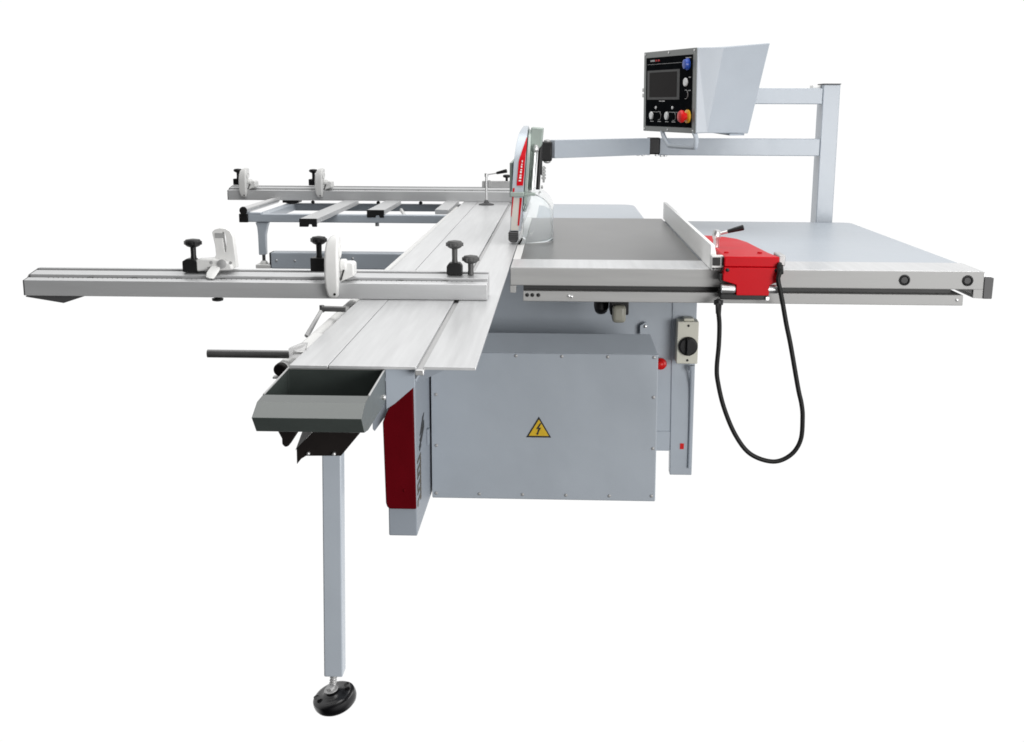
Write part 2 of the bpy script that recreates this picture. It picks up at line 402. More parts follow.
# push handle
bm = bmesh.new(); cyl(bm, (-.6535, 2.165, .8745), (-.500, 2.165, .8745), .0076, n=16)
bmesh.ops.bevel(bm, geom=[e for e in bm.edges if len(e.link_faces) == 2 and e.calc_face_angle(0) > 1.], offset=.002, segments=2, affect='EDGES')
part('push_handle', bm, DARKST, st)
part('handle_bracket', B(prism, [(-.503, 2.16, .8685), (-.500, 2.16, .8865), (-.486, 2.20, .8885), (-.4745, 2.20, .8885), (-.4745, 2.16, .8685)], (0, .012, 0)), BRKT, st)
bxp('bracket_arm', -.4965, -.475, 2.172, 2.36, .870, .8785, ALUW, st, .001)
# clamp lever under the fence
bm = bmesh.new(); cyl(bm, (-.527, 2.62, .886), (-.475, 2.62, .885), .0065, n=14); cyl(bm, (-.5285, 2.62, .8935), (-.5285, 2.62, .878), .0055)
lv = part('locking_lever', bm, DARKST, st)
bm = bmesh.new(); cyl(bm, (-.5290, 2.612, .882), (-.5521, 2.56, .8338), .0042, .0056, 14)
part('lever_grip', bm, BRKT, lv, .001)

# ================================================================== TOOL TRAY
tray = thing('tool_tray', 'open dark green grey metal tool tray bolted to the near end of the sliding table', 'tray', (-.394, 1.93, .80))
prof = [(2.055, .8715), (1.876, .8665), (1.836, .8640), (1.799, .8480), (1.824, .8205), (1.86, .8150), (2.052, .8135)]
xl, xr = -.478, -.3065
bm = bmesh.new()
def quad(*p): bm.faces.new([bm.verts.new(q) for q in p])
for (ya, za), (yb, zb) in zip(prof[1:], prof[2:]):
    quad((xl, ya, za), (xr, ya, za), (xr, yb, zb), (xl, yb, zb))
quad((xl, 2.052, .8135), (xr, 2.052, .8135), (xr, 2.055, .8715), (xl, 2.055, .8715))
for x in (xl, xr): bm.faces.new([bm.verts.new((x, y, z)) for y, z in prof])
quad((xl, 1.876, .8665), (xr, 1.876, .8665), (xr, 1.878, .818), (xl, 1.878, .818))   # inner side of the folded rim
bmesh.ops.remove_doubles(bm, verts=bm.verts[:], dist=.0003)
part('tray_shell', bm, HAMMER, tray, .0010, solid=.0026, smooth=False)
bm = bmesh.new()
tube(bm, [(xl, 1.877, .867), (xl, 2.055, .872)], .0016, 8); tube(bm, [(xr, 1.877, .867), (xr, 2.055, .872)], .0016, 8); tube(bm, [(xl, 2.055, .872), (xr, 2.055, .872)], .0016, 8)
part('rim', bm, BRKT, tray)
part('bracket', B(prism, [(-.4149, 1.95, .812), (-.335, 1.95, .812), (-.3350, 1.95, .784), (-.3682, 1.95, .7436), (-.4282, 1.95, .7426), (-.4432, 1.95, .7548), (-.4149, 1.95, .786)], (0, .004, 0)), BROWNBK, tray, .001)
part('bracket_flange', B(prism, [(-.4432, 1.9495, .756), (-.4149, 1.9495, .787), (-.4149, 2.03, .800), (-.4432, 2.03, .78)], (-.003, 0, -.004)), BROWNBK, tray)
part('bracket_flange', B(prism, [(-.4438, 1.9495, .756), (-.4285, 1.9495, .772), (-.4285, 1.9495, .7426), (-.436, 1.9495, .738), (-.4441, 1.9495, .7282)], (0, .004, 0)), BROWNBK, tray)
hk = [(-.475, 1.93, .800), (-.430, 1.93, .800), (-.447, 1.93, .774), (-.453, 1.93, .765), (-.459, 1.93, .763), (-.464, 1.93, .768), (-.464, 1.93, .778)]
part('hook', B(prism, hk, (0, .02, 0)), BROWNBK, tray, .002)
screws(tray, [(-.424, 1.9495, .7475), (-.380, 1.9495, .7475)], r=.0034)
screws(tray, [(-.3052, 2.03, .828)], axis=(1, 0, 0), r=.005)
part('mount_ear', B(prism, [(-.3050, 2.056, .8735), (-.254, 2.056, .8735), (-.254, 2.056, .842), (-.2900, 2.056, .81), (-.3050, 2.056, .80)], (0, .003, 0)), PAINTD, tray, .0005)

# ================================================================== CROSSCUT FENCES
def fence(name, label, x0, x1, yf, zt, ticks):
    root = thing(name, label, 'fence', ((x0+x1)/2, yf, T))
    pr = [(yf, T+.001), (yf, zt-.001), (yf+.002, zt), (yf+.026, zt+.003), (yf+.026, zt-.008), (yf+.036, zt-.008), (yf+.036, zt+.009), (yf+.074, zt+.0145), (yf+.074, zt+.005), (yf+.084, zt+.005), (yf+.084, zt+.018), (yf+.094, zt+.019), (yf+.094, T+.001)]
    f = part('fence_profile', B(prism, [(x0, y, z) for y, z in pr], (x1-x0, 0, 0)), ALUX, root, .0008)
    bm = bmesh.new(); box(bm, x0+.002, x1-.002, yf+.0262, yf+.0358, zt-.0078, zt+.0008); box(bm, x0+.002, x1-.002, yf+.0742, yf+.0838, zt+.0052, zt+.0135); part('scale_groove', bm, GROOVE, root)
    cap = [(x0-.0035, y, z) for y, z in ((yf+.001, T+.0015), (yf+.001, zt-.001), (yf+.026, zt+.0025), (yf+.036, zt+.0085), (yf+.093, zt+.0175), (yf+.093, T+.0015))]
    part('end_cap', B(prism, cap, (.0032, 0, 0)), DGREY, root, .0005)
    # measuring scale: fine ticks along the groove
    bm = bmesh.new(); x = x0+.05
    while x < x1-.03:
        box(bm, x, x+.001, yf+.0215, yf+.027, zt+.0021, zt+.0034); x += .012
    sc_ = part('scale_ticks', bm, GROOVE, root, smooth=False)
    s = None
    for k in range(ticks):
        x = x0+.15+k*(x1-x0-.25)/max(1, ticks-1)
        bm = bmesh.new(); lathe(bm, (x, yf+.031, zt+.001), (0, 0, 1), [(.0062, 0), (.0062, .0025), (.001, .003)], 10)
        part('fence_rivet', bm, GROOVE, root)
    return root
ff = fence('crosscut_fence', 'aluminium crosscut fence across the near part of the sliding table, overhanging to the left', -1.2785, -.1710, 2.795, .9187, 9)
part('end_foot', B(prism, [(-1.277, 2.80, .8805), (-1.135, 2.80, .8805), (-1.188, 2.80, .863), (-1.28, 2.80, .8775)], (0, .08, 0)), DGREY, ff)
bm = bmesh.new(); lathe(bm, (-.823, 2.83, .8795), (0, 0, -1), [(.007, 0), (.007, .004), (.014, .006), (.013, .011), (.006, .013)]); part('under_knob', bm, BLACK, ff)
# two pale stop blocks fixed to the fence where it crosses the table
rf = fence('crosscut_fence', 'aluminium crosscut fence across the far end of the sliding table above the outrigger frame', -1.636, -.205, 5.89, .9285, 10)
bm = bmesh.new()
for x, r in ((-1.33, .030), (-1.225, .009), (-.90, .009), (-.690, .009)):
    lathe(bm, (x, 5.93, .8805), (0, 0, -1), [(r*.5, 0), (r*.5, .004), (r, .006), (r, .015), (r*.5, .018)], 16)
    k_ = part('under_knob', bm, BLACK, rf); bm = bmesh.new()
bm.free()
bxp('clamp_plate', -1.37, -1.29, 5.90, 5.98, .868, .8805, BLACK, rf, .002)

# clamping knobs of the near fence (T head on a stem, on a block)
def knob_bm(head, zh, z0, stem=.0065):
    bm = bmesh.new()
    lathe(bm, (0, 0, z0), (0, 0, 1), [(stem*1.2, 0), (stem, .01), (stem*1.05, zh-z0-.006), (head*.72, zh-z0-.003), (head, zh-z0+.002), (head, zh-z0+.008), (head*.82, zh-z0+.013), (head*.2, zh-z0+.015)], 24)
    # grip lobes
    for k in range(6):
        a = k*PI/3; cyl(bm, (math.cos(a)*head*.84, math.sin(a)*head*.84, zh+.0012), (math.cos(a)*head*.84, math.sin(a)*head*.84, zh+.0095), head*.24, n=10)
    return bm
def block_bm(w, d, z0, z1):
    bm = bmesh.new(); prism(bm, [(-w/2, -d/2, z0), (w/2, -d/2, z0), (w/2, -d/2, z1-.008), (w/2-.006, -d/2, z1), (-w/2+.006, -d/2, z1), (-w/2, -d/2, z1-.008)], (0, d, 0))
    return bm
def clamp_knob(label, x, y, zb, zblk, zh, head=.0195, block=True):
    t = thing('clamp_knob', label, 'knob', (0, 0, 0))
    part('knob', knob_bm(head, zh-zb, .0 if not block else zblk-zb-.002), GREYBK, t)
    if block: part('knob_block', block_bm(.037, .03, 0, zblk-zb), BLACK, t, .002)
    t.location = (x, y, zb)
    return t
clamp_knob('taller black knob on a square block on the near crosscut fence above the sliding table', -.2525, 2.86, .9335, .962, 1.0)
clamp_knob('short black knob without a block near the right end of the near crosscut fence', -.2140, 2.86, .9335, .95, .965, block=False)

# ------------------------------------------------------------------ flip stops
def flip_stop_down():
    """origin on the fence top at its front edge; arm hangs over the fence's front"""
    t = thing('flip_stop', '', 'flip stop', (0, 0, 0), 'flip stops on the crosscut fences')
    # curved arm, side profile in (y, z)
    fr = [(-.018, -.034), (-.021, -.026), (-.0225, -.010), (-.0235, .015), (-.0235, .05), (-.021, .078), (-.014, .098), (-.004, .109), (.006, .1135)]
    bk = [(-.006, -.036), (-.0035, -.028), (-.002, -.008), (.003, .018), (.011, .046), (.021, .072), (.029, .09), (.031, .104), (.024, .113)]
    xl_ = [-.006, -.0125, -.0165, -.0185, -.018, -.0165, -.0135, -.0065, .003]
    xr_ = [.008, .0130, .0140, .0145, .0145, .0145, .0145, .0145, .0140]
    bm = bmesh.new(); prev = None
    for (ya, za), (yb, zb), a0, a1 in zip(fr, bk, xl_, xr_):
        rg = [bm.verts.new(p) for p in ((a0, ya, za), (a1, ya, za), (a1, yb, zb), (a0, yb, zb))]
        if prev:
            for i in range(4): bm.faces.new((prev[i], prev[(i+1) % 4], rg[(i+1) % 4], rg[i]))
        else: bm.faces.new(rg)
        prev = rg
    bm.faces.new(prev[::-1])
    a = part('stop_arm', bm, CAST, t, .005, seg=3)
    bm = bmesh.new(); lathe(bm, (.0143, .006, .076), (1, 0, 0), [(.017, 0), (.017, .002), (.013, .0028), (.010, .001), (.002, .001)], 20); part('arm_hub', bm, CAST, a)
    bm = bmesh.new(); lathe(bm, (.005, -.0195, -.024), (0, -1, 0), [(.0032, 0), (.0032, .002), (.001, .0025)], 10); part('stop_screw', bm, BLACK, a)
    # carriage on the fence with a rounded hub and two feet
    bm = bmesh.new()
    prism(bm, [(.0145, .0, .002), (.047, .004, .016), (.047, .004, .044), (.042, .004, .048), (.020, .004, .048), (.0145, .004, .040)], (0, .045, 0))
    cyl(bm, (.0145, .012, .040), (.030, .012, .040), .016, n=20)
    part('carriage', bm, CAST, t, .003)
    bm = bmesh.new(); prism(bm, [(.0150, -.0015, .006), (.0185, -.0015, .006), (.027, -.0015, .032), (.0235, -.0015, .034)], (0, .0013, 0)); part('carriage_slot', bm, GROOVE, t)
    k = part('knob_block', B(prism, [(-.059, .020, .024), (-.021, .020, .024), (-.021, .020, .056), (-.059, .020, .056)], (0, .03, 0)), BLACK, t, .002)
    kb = knob_bm(.0185, .092, .055)
    for v in kb.verts: v.co += Vector((-.040, .035, 0))
    part('knob', kb, BLACK, k)
    return t
s1 = flip_stop_down()
s1['label'] = 'white flip stop on the near crosscut fence, its arm folded down at the table edge'
s1.location = (-.5335, 2.795, .9187)
for x, lab in ((-1.553, 'white flip stop at the far left tip of the rear crosscut fence'), (-1.178, 'white flip stop on the rear crosscut fence, the one nearer the sliding table')):
    c = copy_tree(s1); c.location = (x, 5.89, .929); c.rotation_euler.z = math.radians(-9); c['label'] = lab; c.scale = (1.15, 1., .96)
# the near left stop has its arm swung up
t = thing('flip_stop', 'white flip stop on the near fence overhang with its looped arm swung up', 'flip stop', (-.81, 2.86, .935), 'flip stops on the crosscut fences')
def pz(px, pz_): return (-.8380+(px-215)*.00241, 2.865, 1.0324-(pz_-231)*.00241)
outer = [pz(*p) for p in ((214.5, 232.5), (217, 230), (222, 228.4), (228, 229), (232.5, 231.5), (235, 237), (236, 248), (237.5, 268), (219, 268), (214, 262), (217.5, 255), (217, 246))]
inner = [pz(*p) for p in ((224.2, 233), (224.6, 232.4), (225.4, 232.1), (226.4, 232.5), (227.4, 233.6), (228.3, 237), (228.5, 245), (227.8, 252), (227.2, 252.3), (226.6, 252), (226, 249), (225, 241))]
part('stop_arm', B(ring_prism, outer, inner, (0, .024, 0)), CAST, t, .003, seg=2)
bm = bmesh.new(); box(bm, -.832, -.812, 2.8640, 2.8648, 1.015, 1.027); part('arm_pad', bm, BRKT, t)
bm = bmesh.new()
prism(bm, [pz(*p)[0:1]+(2.845,)+pz(*p)[2:] for p in ((199, 259), (216, 258), (233, 262), (236, 269), (224, 270), (199, 271))], (0, .04, 0))
part('carriage', bm, CAST, t, .004, seg=3)
part('stop_finger', B(prism, [(-.840, 2.835, .940), (-.815, 2.835, .940), (-.8235, 2.808, .9225), (-.833, 2.806, .9235), (-.846, 2.812, .926)], (0, .012, .012)), CAST, t, .003)
bm = bmesh.new()
for x, z in ((-.8385, .958), (-.7915, .958)): lathe(bm, (x, 2.8455, z), (0, -1, 0), [(.004, 0), (.004, .002), (.001, .002)], 10)
lathe(bm, (-.8125, 2.8455, .955), (0, -1, 0), [(.011, 0), (.011, .004), (.004, .006)], 16)
box(bm, -.848, -.832, 2.8435, 2.8458, .9445, .9475)
part('pivot_screw', bm, BRKT, t)
k = part('knob_block', B(prism, [(-.910, 2.845, .934), (-.8725, 2.845, .934), (-.8725, 2.845, .960), (-.882, 2.845, .966), (-.900, 2.845, .966), (-.910, 2.845, .960)], (0, .03, 0)), BLACK, t, .002)
kb = knob_bm(.0205, .9985, .964)
for v in kb.verts: v.co += Vector((-.8855, 2.86, 0))
part('knob', kb, BLACK, k)

# ================================================================== OUTRIGGER TABLE
og = thing('outrigger_table', 'blue grey outrigger frame with roller and support post left of the far sliding table', 'outrigger table', (-.95, 5.6, .62))
bm = bmesh.new(); box(bm, -1.388, -.49, 5.30, 5.345, .828, .8633); box(bm, -1.36, -.49, 5.95, 5.995, .826, .8615)
box(bm, -1.36, -1.315, 5.345, 5.95, .828, .862)
part('frame', bm, PAINT, og, .003)
bxp('frame_cap', -1.428, -1.388, 5.298, 5.347, .826, .8645, BLACK, og, .003)
bm = bmesh.new(); cyl(bm, (-1.398, 5.27, .8815), (-1.398, 5.90, .8815), .0155, n=24); rl = part('roller', bm, STEEL, og, .002)
bm = bmesh.new(); cyl(bm, (-1.398, 5.262, .8815), (-1.398, 5.2698, .8815), .0175, n=20); part('roller_bearing', bm, BLACK, rl, .002)
bxp('roller_bracket', -1.395, -1.33, 5.30, 5.345, .8636, .8685, PAINT, og, .001)
def beam(x0, x1, ya, yb, cap=True):
    b = part('cross_rail', B(prism, [(x0, ya, .8638), (x0, ya, .885), (x1, ya, .885), (x1, ya, .8638)], (0, yb-ya, 0)), ALUX, og, .002)
    if cap:
        w = x1-x0
        pts = [(x0, .852), (x0, .8852), (x1, .8852), (x1, .852), (x1-w*.25, .852), (x1-w*.3, .862), (x0+w*.55, .862), (x0+w*.5, .852)]
        part('rail_cap', B(prism, [(x, ya-.012, z) for x, z in pts], (0, .0118, 0)), BLACK, b, .001)
    return b
beam(-1.060, -.989, 4.86, 5.88)
beam(-.856, -.780, 5.31, 5.88)
beam(-.560, -.497, 5.36, 5.90, False)
bm = bmesh.new(); cyl(bm, (-.70, 5.42, .846), (-.77, 5.80, .846), .008); part('diagonal_brace', bm, ALUW, og)
bm = bmesh.new(); cyl(bm, (-.815, 5.325, .828), (-.815, 5.325, .812), .009, n=12); part('leg_stop', bm, BRKT, og)
bm = bmesh.new()
q = [(-1.357, -1.299, .826), (-1.350, -1.306, .805), (-1.3475, -1.314, .77), (-1.347, -1.316, .681)]
prev = None
for xa, xb, z in q:
    ring = [bm.verts.new(p) for p in ((xa, 5.305, z), (xb, 5.305, z), (xb, 5.342, z), (xa, 5.342, z))]
    if prev:
        for i in range(4): bm.faces.new((prev[i], prev[(i+1) % 4], ring[(i+1) % 4], ring[i]))
    else: bm.faces.new(ring)
    prev = ring
bm.faces.new(prev[::-1]); part('support_post', bm, PAINT, og, .003)
bm = bmesh.new(); cyl(bm, (-1.329, 5.323, .682), (-1.329, 5.323, .640), .0075, n=12); part('post_screw', bm, DGREY, og)
bm = bmesh.new(); box(bm, -1.357, -1.29, 5.28, 5.36, .6235, .6405); lathe(bm, (-1.329, 5.323, .6405), (0, 0, 1), [(.018, 0), (.014, .012), (.008, .014)], 16)
part('post_plate', bm, ALUW, og, .002)
bm = bmesh.new(); box(bm, -1.288, -.15, 5.28, 5.36, .623, .695); sa = part('swing_beam', bm, PAINT, og, .004)
bxp('beam_cap', -1.294, -1.2885, 5.281, 5.359, .624, .694, BLACK, sa, .001)
screws(sa, [(-1.262, 5.28, .66), (-1.18, 5.28, .66), (-.92, 5.28, .672)], r=.005)

# ================================================================== HOLD-DOWN CLAMP
hc = thing('hold_down_clamp', 'steel hold down clamp with lever standing on the far end of the sliding table', 'clamp', (-.35, 5.72, T+.001))
bm = bmesh.new(); lathe(bm, (-.3515, 5.70, T+.0005), (0, 0, 1), [(.036, 0), (.036, .004), (.014, .010), (.008, .022), (.004, .024)], 24); part('clamp_foot', bm, DGREY, hc)
bm = bmesh.new(); cyl(bm, (-.3515, 5.70, .90), (-.3515, 5.70, 1.018), .006, n=14); cyl(bm, (-.3515, 5.70, 1.012), (-.3515, 5.70, 1.028), .0095); part('spindle', bm, STEEL, hc)
bm = bmesh.new(); cyl(bm, (-.3515, 5.70, 1.021), (-.300, 5.69, 1.030), .0035, n=10); lv = part('clamp_lever', bm, STEEL, hc)
bm = bmesh.new(); cyl(bm, (-.304, 5.69, 1.0293), (-.254, 5.68, 1.041), .006, .0095, 14); part('lever_grip', bm, BLACK, lv, .003)
bm = bmesh.new(); box(bm, -.373, -.20, 5.712, 5.745, .959, .991); box(bm, -.345, -.332, 5.70, 5.712, .962, .996); part('clamp_arm', bm, BRKT, hc, .003)
bm = bmesh.new(); lathe(bm, (-.257, 5.728, .9912), (0, 0, 1), [(.006, 0), (.006, .014), (.018, .018), (.018, .027), (.010, .030)], 16); part('clamp_knob', bm, BLACK, hc)
bm = bmesh.new(); box(bm, -.216, -.198, 5.745, 5.765, T+.001, 1.04); part('clamp_column', bm, STEEL, hc, .002)

# ================================================================== BLADE GUARD
bg = thing('blade_guard', 'tall overhead blade guard with a red stripe and clear hood hanging at the saw line', 'blade guard', (-.13, 4.25, T+.002))
# the guard leans and narrows towards the top: left and right outline by height
def lerp_tab(tab, z):
    if z <= tab[0][0]: return tab[0][1]
    for (z0, v0), (z1, v1) in zip(tab, tab[1:]):
        if z <= z1: return v0+(v1-v0)*(z-z0)/(z1-z0)
    return tab[-1][1]
LT = [(.88, -.171), (1.04, -.164), (1.155, -.158), (1.208, -.152), (1.245, -.144), (1.266, -.133)]
RT = [(.88, -.136), (1.04, -.126), (1.155, -.119), (1.208, -.1165), (1.266, -.115)]
front = [(4.02, .924), (4.02, .97), (4.022, 1.04), (4.035, 1.10), (4.055, 1.16), (4.085, 1.208), (4.13, 1.243), (4.18, 1.258), (4.26, 1.266)]
back = [(4.70, 1.23), (4.78, 1.16), (4.78, .98), (4.60, .955), (4.30, .94), (4.10, .924)]
def guard_slice(fa, fb, prof):
    bm = bmesh.new()
    a = [bm.verts.new((fa(z), y, z)) for y, z in prof]; b = [bm.verts.new((fb(z), y, z)) for y, z in prof]
    n = len(prof)
    for i in range(n): bm.faces.new((a[i], a[(i+1) % n], b[(i+1) % n], b[i]))
    bmesh.ops.triangulate(bm, faces=[bm.faces.new(a[::-1]), bm.faces.new(b)])
    return bm
part('cover_shell', guard_slice(lambda z: lerp_tab(LT, z), lambda z: lerp_tab(RT, z), front+back), GUARDW, bg, .003)
def fy(z):
    for (ya, z0), (yb, z1) in zip(front, front[1:]):
        if z0 <= z <= z1: return ya+(yb-ya)*(z-z0)/(z1-z0)
    return front[-1][0]
def strip(t0, t1, za, zb, mat, name, out=.002, k=16):
    """raised strip following the curved front edge, between two outlines given as (height, x) tables"""
    bm = bmesh.new(); rows = []
    for i in range(k+1):
        z = za+(zb-za)*i/k; y = fy(z)-out
        rows.append([bm.verts.new((lerp_tab(t0, z), y, z)), bm.verts.new((lerp_tab(t1, z), y, z))])
    for a, b in zip(rows, rows[1:]): bm.faces.new((a[0], a[1], b[1], b[0]))
    ret = bmesh.ops.extrude_face_region(bm, geom=bm.faces[:])
    for v in [e for e in ret['geom'] if isinstance(e, bmesh.types.BMVert)]: v.co.y += out+.003
    return part(name, bm, mat, bg)
strip([(.92, -.167), (1.03, -.1615)], [(.92, -.141), (1.03, -.1325)], .926, 1.034, GUARDB, 'front_strip', .002)
strip([(.97, -.1655), (1.07, -.159)], [(.97, -.1635), (1.07, -.1535)], .972, 1.066, RED, 'red_stripe', .0035)
strip([(.94, -.1435), (1.03, -.137)], [(.94, -.1385), (1.03, -.1295)], .942, 1.034, RED, 'red_stripe', .0035)
strip([(1.074, -.1475), (1.1548, -.1415), (1.232, -.1170)], [(1.074, -.1265), (1.12, -.122), (1.1548, -.1205), (1.20, -.1165), (1.232, -.1160)], 1.074, 1.230, RED, 'red_band', .0035)
bm = bmesh.new()     # white lettering on the band, too small to read
z = 1.088
for k in range(8):
    xc = -.1365+(z-1.088)*.10; y = fy(z)-.0042
    box(bm, xc-.0040+.0004*k, xc+.0035-.0002*k, y-.0006, y+.004, z, z+.0040+.0025*(k % 2)); z += .0088
part('band_lettering', bm, WHITEPL, bg, smooth=False)
bxp('side_rail', -.174, -.1655, 4.10, 4.5, 1.03, 1.145, GUARDG, bg, .001)
bm = bmesh.new(); box(bm, -.1685, -.122, 4.012, 4.05, 1.038, 1.053); box(bm, -.122, -.085, 4.03, 4.05, 1.040, 1.050); part('strap', bm, GUARDG, bg, .002)
bm = bmesh.new()
prism(bm, [(-.1735, 4.012, .893), (-.1735, 4.012, .9215), (-.1425, 4.012, .9215), (-.1425, 4.012, .893), (-.147, 4.012, .8855), (-.165, 4.012, .8855)], (0, .07, 0))
nb = part('nose_block', bm, DGREY, bg, .003)
bm = bmesh.new()
for k in range(4): box(bm, -.1745, -.1415, 4.011, 4.0125, .897+k*.006, .899+k*.006)
part('nose_rib', bm, BLACK, nb, smooth=False)
bm = bmesh.new(); prism(bm, [(-.141, 3.99, .8825), (-.134, 3.99, .8825), (-.125, 3.99, .899), (-.131, 3.99, .899)], (0, .05, 0)); part('scraper', bm, BLACK, bg)
# green-grey cheek and mounting plate on the right
ch = [(4.06, .985), (4.06, 1.10), (4.09, 1.18), (4.14, 1.235), (4.20, 1.252), (4.66, 1.252), (4.72, 1.1), (4.7, .985)]
part('cheek_plate', guard_slice(lambda z: lerp_tab(RT, z)+.002, lambda z: lerp_tab(RT, z)+.013, ch), GUARDG, bg, .002)
mp_ = [(-.104, 1.262), (-.0625, 1.2585), (-.068, 1.20), (-.083, 1.185), (-.096, 1.05), (-.112, 1.05), (-.108, 1.15)]
part('mount_plate', B(prism, [(x, 4.16, z) for x, z in mp_], (0, .16, 0)), GUARDG, bg, .003)
bm = bmesh.new(); cyl(bm, (-.0985, 4.148, 1.052), (-.0885, 4.148, 1.195), .0060, n=12); lathe(bm, (-.0880, 4.148, 1.188), (.07, 0, 1), [(.006, -.01), (.0105, -.004), (.0115, .006), (.008, .014), (.003, .017)], 14); part('lift_rod', bm, STEEL, bg)
bm = bmesh.new(); cyl(bm, (-.103, 4.15, 1.06), (-.099, 4.15, 1.12), .003, n=8); part('guide_pin', bm, GROOVE, bg)
bm = bmesh.new(); cyl(bm, (-.080, 4.17, 1.052), (-.0715, 4.17, 1.205), .0070, n=14); box(bm, -.078, -.066, 4.20, 4.24, 1.10, 1.15); part('lift_cylinder', bm, BLACK, bg, .002)
bm = bmesh.new(); box(bm, -.084, -.0345, 4.46, 4.54, 1.136, 1.206); bx = part('arm_clamp', bm, BLACK, bg, .005)
bm = bmesh.new()
for zz, q in ((1.206, 1), (1.136, -1)): lathe(bm, (-.0525, 4.495, zz), (0, 0, q), [(.013, 0), (.013, .005), (.007, .008), (.002, .009)], 12)
part('clamp_bolt', bm, BRKT, bx)
bm = bmesh.new()
for zz in (1.072, 1.084, 1.096, 1.108): box(bm, -.072, -.056, 4.44, 4.46, zz, zz+.008)
box(bm, -.068, -.060, 4.445, 4.455, 1.06, 1.12); cyl(bm, (-.074, 4.44, 1.044), (-.066, 4.44, 1.044), .006)
part('adjuster', bm, BRKT, bg, .001)
# clear hood on the table side: an arched sheet with a rounded near end
def hood_pt(u, v):
    w = u*u*.4+u*.6 if u > .3 else (u/.3)**2*.216
    g = math.sqrt(max(0, 1-(1-min(1, w/.216))**2))            # domed near end
    y = 4.015+w*.50
    if v < .7:
        a = v/.7*PI/2
        x, z = math.sin(a)**.9, .072+math.cos(a)**.9*.086
    else:
        x, z = 1., .072*(1-(v-.7)/.3)
    return (-.126+x*.099*g, y, .884+z*g)
ns, nv = 30, 22
bm = bmesh.new()
grid = [[bm.verts.new(hood_pt(max(.02, i/ns), j/nv)) for j in range(nv+1)] for i in range(ns+1)]
for i in range(ns):
    for j in range(nv): bm.faces.new((grid[i][j], grid[i+1][j], grid[i+1][j+1], grid[i][j+1]))
part('clear_hood', bm, CLEAR, bg, solid=.003)
bm = bmesh.new()
tube(bm, [hood_pt(.30, j/nv) for j in range(nv+1)], .0018, 8)
part('hood_rim', bm, CLEAR, bg)
bm = bmesh.new(); tube(bm, [hood_pt(i/ns, .97) for i in range(4, ns+1)], .0022, 8); part('hood_hem', bm, CLEAR, bg)

# ================================================================== RIP FENCE
rp = thing('rip_fence', 'white rip fence with bright red carriage sliding on the front rail', 'rip fence', (.50, 3.7, T))
bm = bmesh.new(); prism(bm, [(.4235, 3.40, T+.002), (.4535, 3.40, T+.002), (.4535, 3.40, .900), (.4420, 3.40, .915), (.4345, 3.40, .951), (.4235, 3.40, .951)], (0, 1.61, 0))
fp_ = part('fence_bar', bm, WHITEA, rp, .0015)
# extrusion end: black chambers between pale webs
bm = bmesh.new()
box(bm, .4285, .4480, 3.366, 3.398, .8955, .9185); box(bm, .4285, .4330, 3.366, 3.398, .8845, .8895); box(bm, .4365, .4545, 3.366, 3.398, .8845, .8895)
box(bm, .4535, .4570, 3.366, 3.398, .8955, .9185)
part('end_chamber', bm, BLACK, rp, smooth=False)
bm = bmesh.new(); box(bm, .4245, .4572, 3.372, 3.3995, .8825, .9225); part('end_web', bm, ALUW, rp, .001)
# red carriage: front plate with two screws, body running back with a sloping rounded rear
zt = .9235
body = [(.4575, 3.352), (.6095, 3.352), (.596, 3.45), (.585, 3.62), (.578, 3.74), (.560, 3.83), (.530, 3.89), (.495, 3.92), (.4575, 3.93)]
bm = bmesh.new(); prism(bm, [(x, y, .8945) for x, y in body], (0, 0, zt-.8945))
cr = part('carriage', bm, RED, rp, .003, seg=3)
fpz = [(.4575, .8935), (.6095, .8935), (.6085, .8545), (.584, .845), (.5835, .8155), (.4935, .8155), (.492, .845), (.4545, .8565), (.4545, .8735), (.4565, .876)]
bm = bmesh.new(); prism(bm, [(x, 3.346, z) for x, z in fpz], (0, .05, 0)); part('front_plate', bm, RED, rp, .003, seg=2)
screws(cr, [(.466, 3.346, .8865), (.601, 3.346, .8865)], r=.0055, mat=BLACK)
bm = bmesh.new()
for x in (.4735, .568): lathe(bm, (x, 3.44, .9238), (0, 0, 1), [(.007, 0), (.007, .003), (.002, .0045)], 12)
part('cap_screw', bm, RED, rp)
bm = bmesh.new(); lathe(bm, (.4515, 3.358, .832), (1, 0, 0), [(.010, 0), (.013, .002), (.013, .034), (.012, .038), (.010, .040)], 20); part('clamp_roller', bm, STEEL, rp)
bm = bmesh.new(); lathe(bm, (.580, 3.358, .832), (1, 0, 0), [(.011, 0), (.0125, .002), (.0125, .030), (.010, .032)], 20); part('clamp_roller', bm, STEEL, rp)
bm = bmesh.new(); box(bm, .452, .585, 3.362, 3.402, .801, .818); box(bm, .4475, .460, 3.362, 3.402, .818, .83); part('rail_shoe', bm, BLACK, rp, .002)
bm = bmesh.new(); box(bm, .447, .456, 3.356, 3.4, .852, .874); part('side_bumper', bm, GROOVE, rp, .002)
bm = bmesh.new(); box(bm, .6105, .630, 3.372, 3.46, .8945, .926); part('readout_cover', bm, BRKT, rp, .004, seg=3)
bm = bmesh.new(); box(bm, .576, .588, 3.355, 3.40, .799, .812); part('end_screw', bm, STEEL, rp, .002)
# lever on its post
bm = bmesh.new(); lathe(bm, (.4625, 3.585, .9239), (0, 0, 1), [(.009, 0), (.009, .022), (.0115, .026), (.0125, .034), (.0115, .044), (.009, .050), (.003, .052)], 20)
lp = part('lever_post', bm, STEEL, rp)
bm = bmesh.new(); cyl(bm, (.4650, 3.585, .962), (.510, 3.58, .974), .0045, n=12); part('lever_rod', bm, STEEL, rp)
bm = bmesh.new(); cyl(bm, (.493, 3.582, .970), (.541, 3.578, .9835), .0055, .0088, 16); part('lever_grip', bm, BLACK, rp, .003)

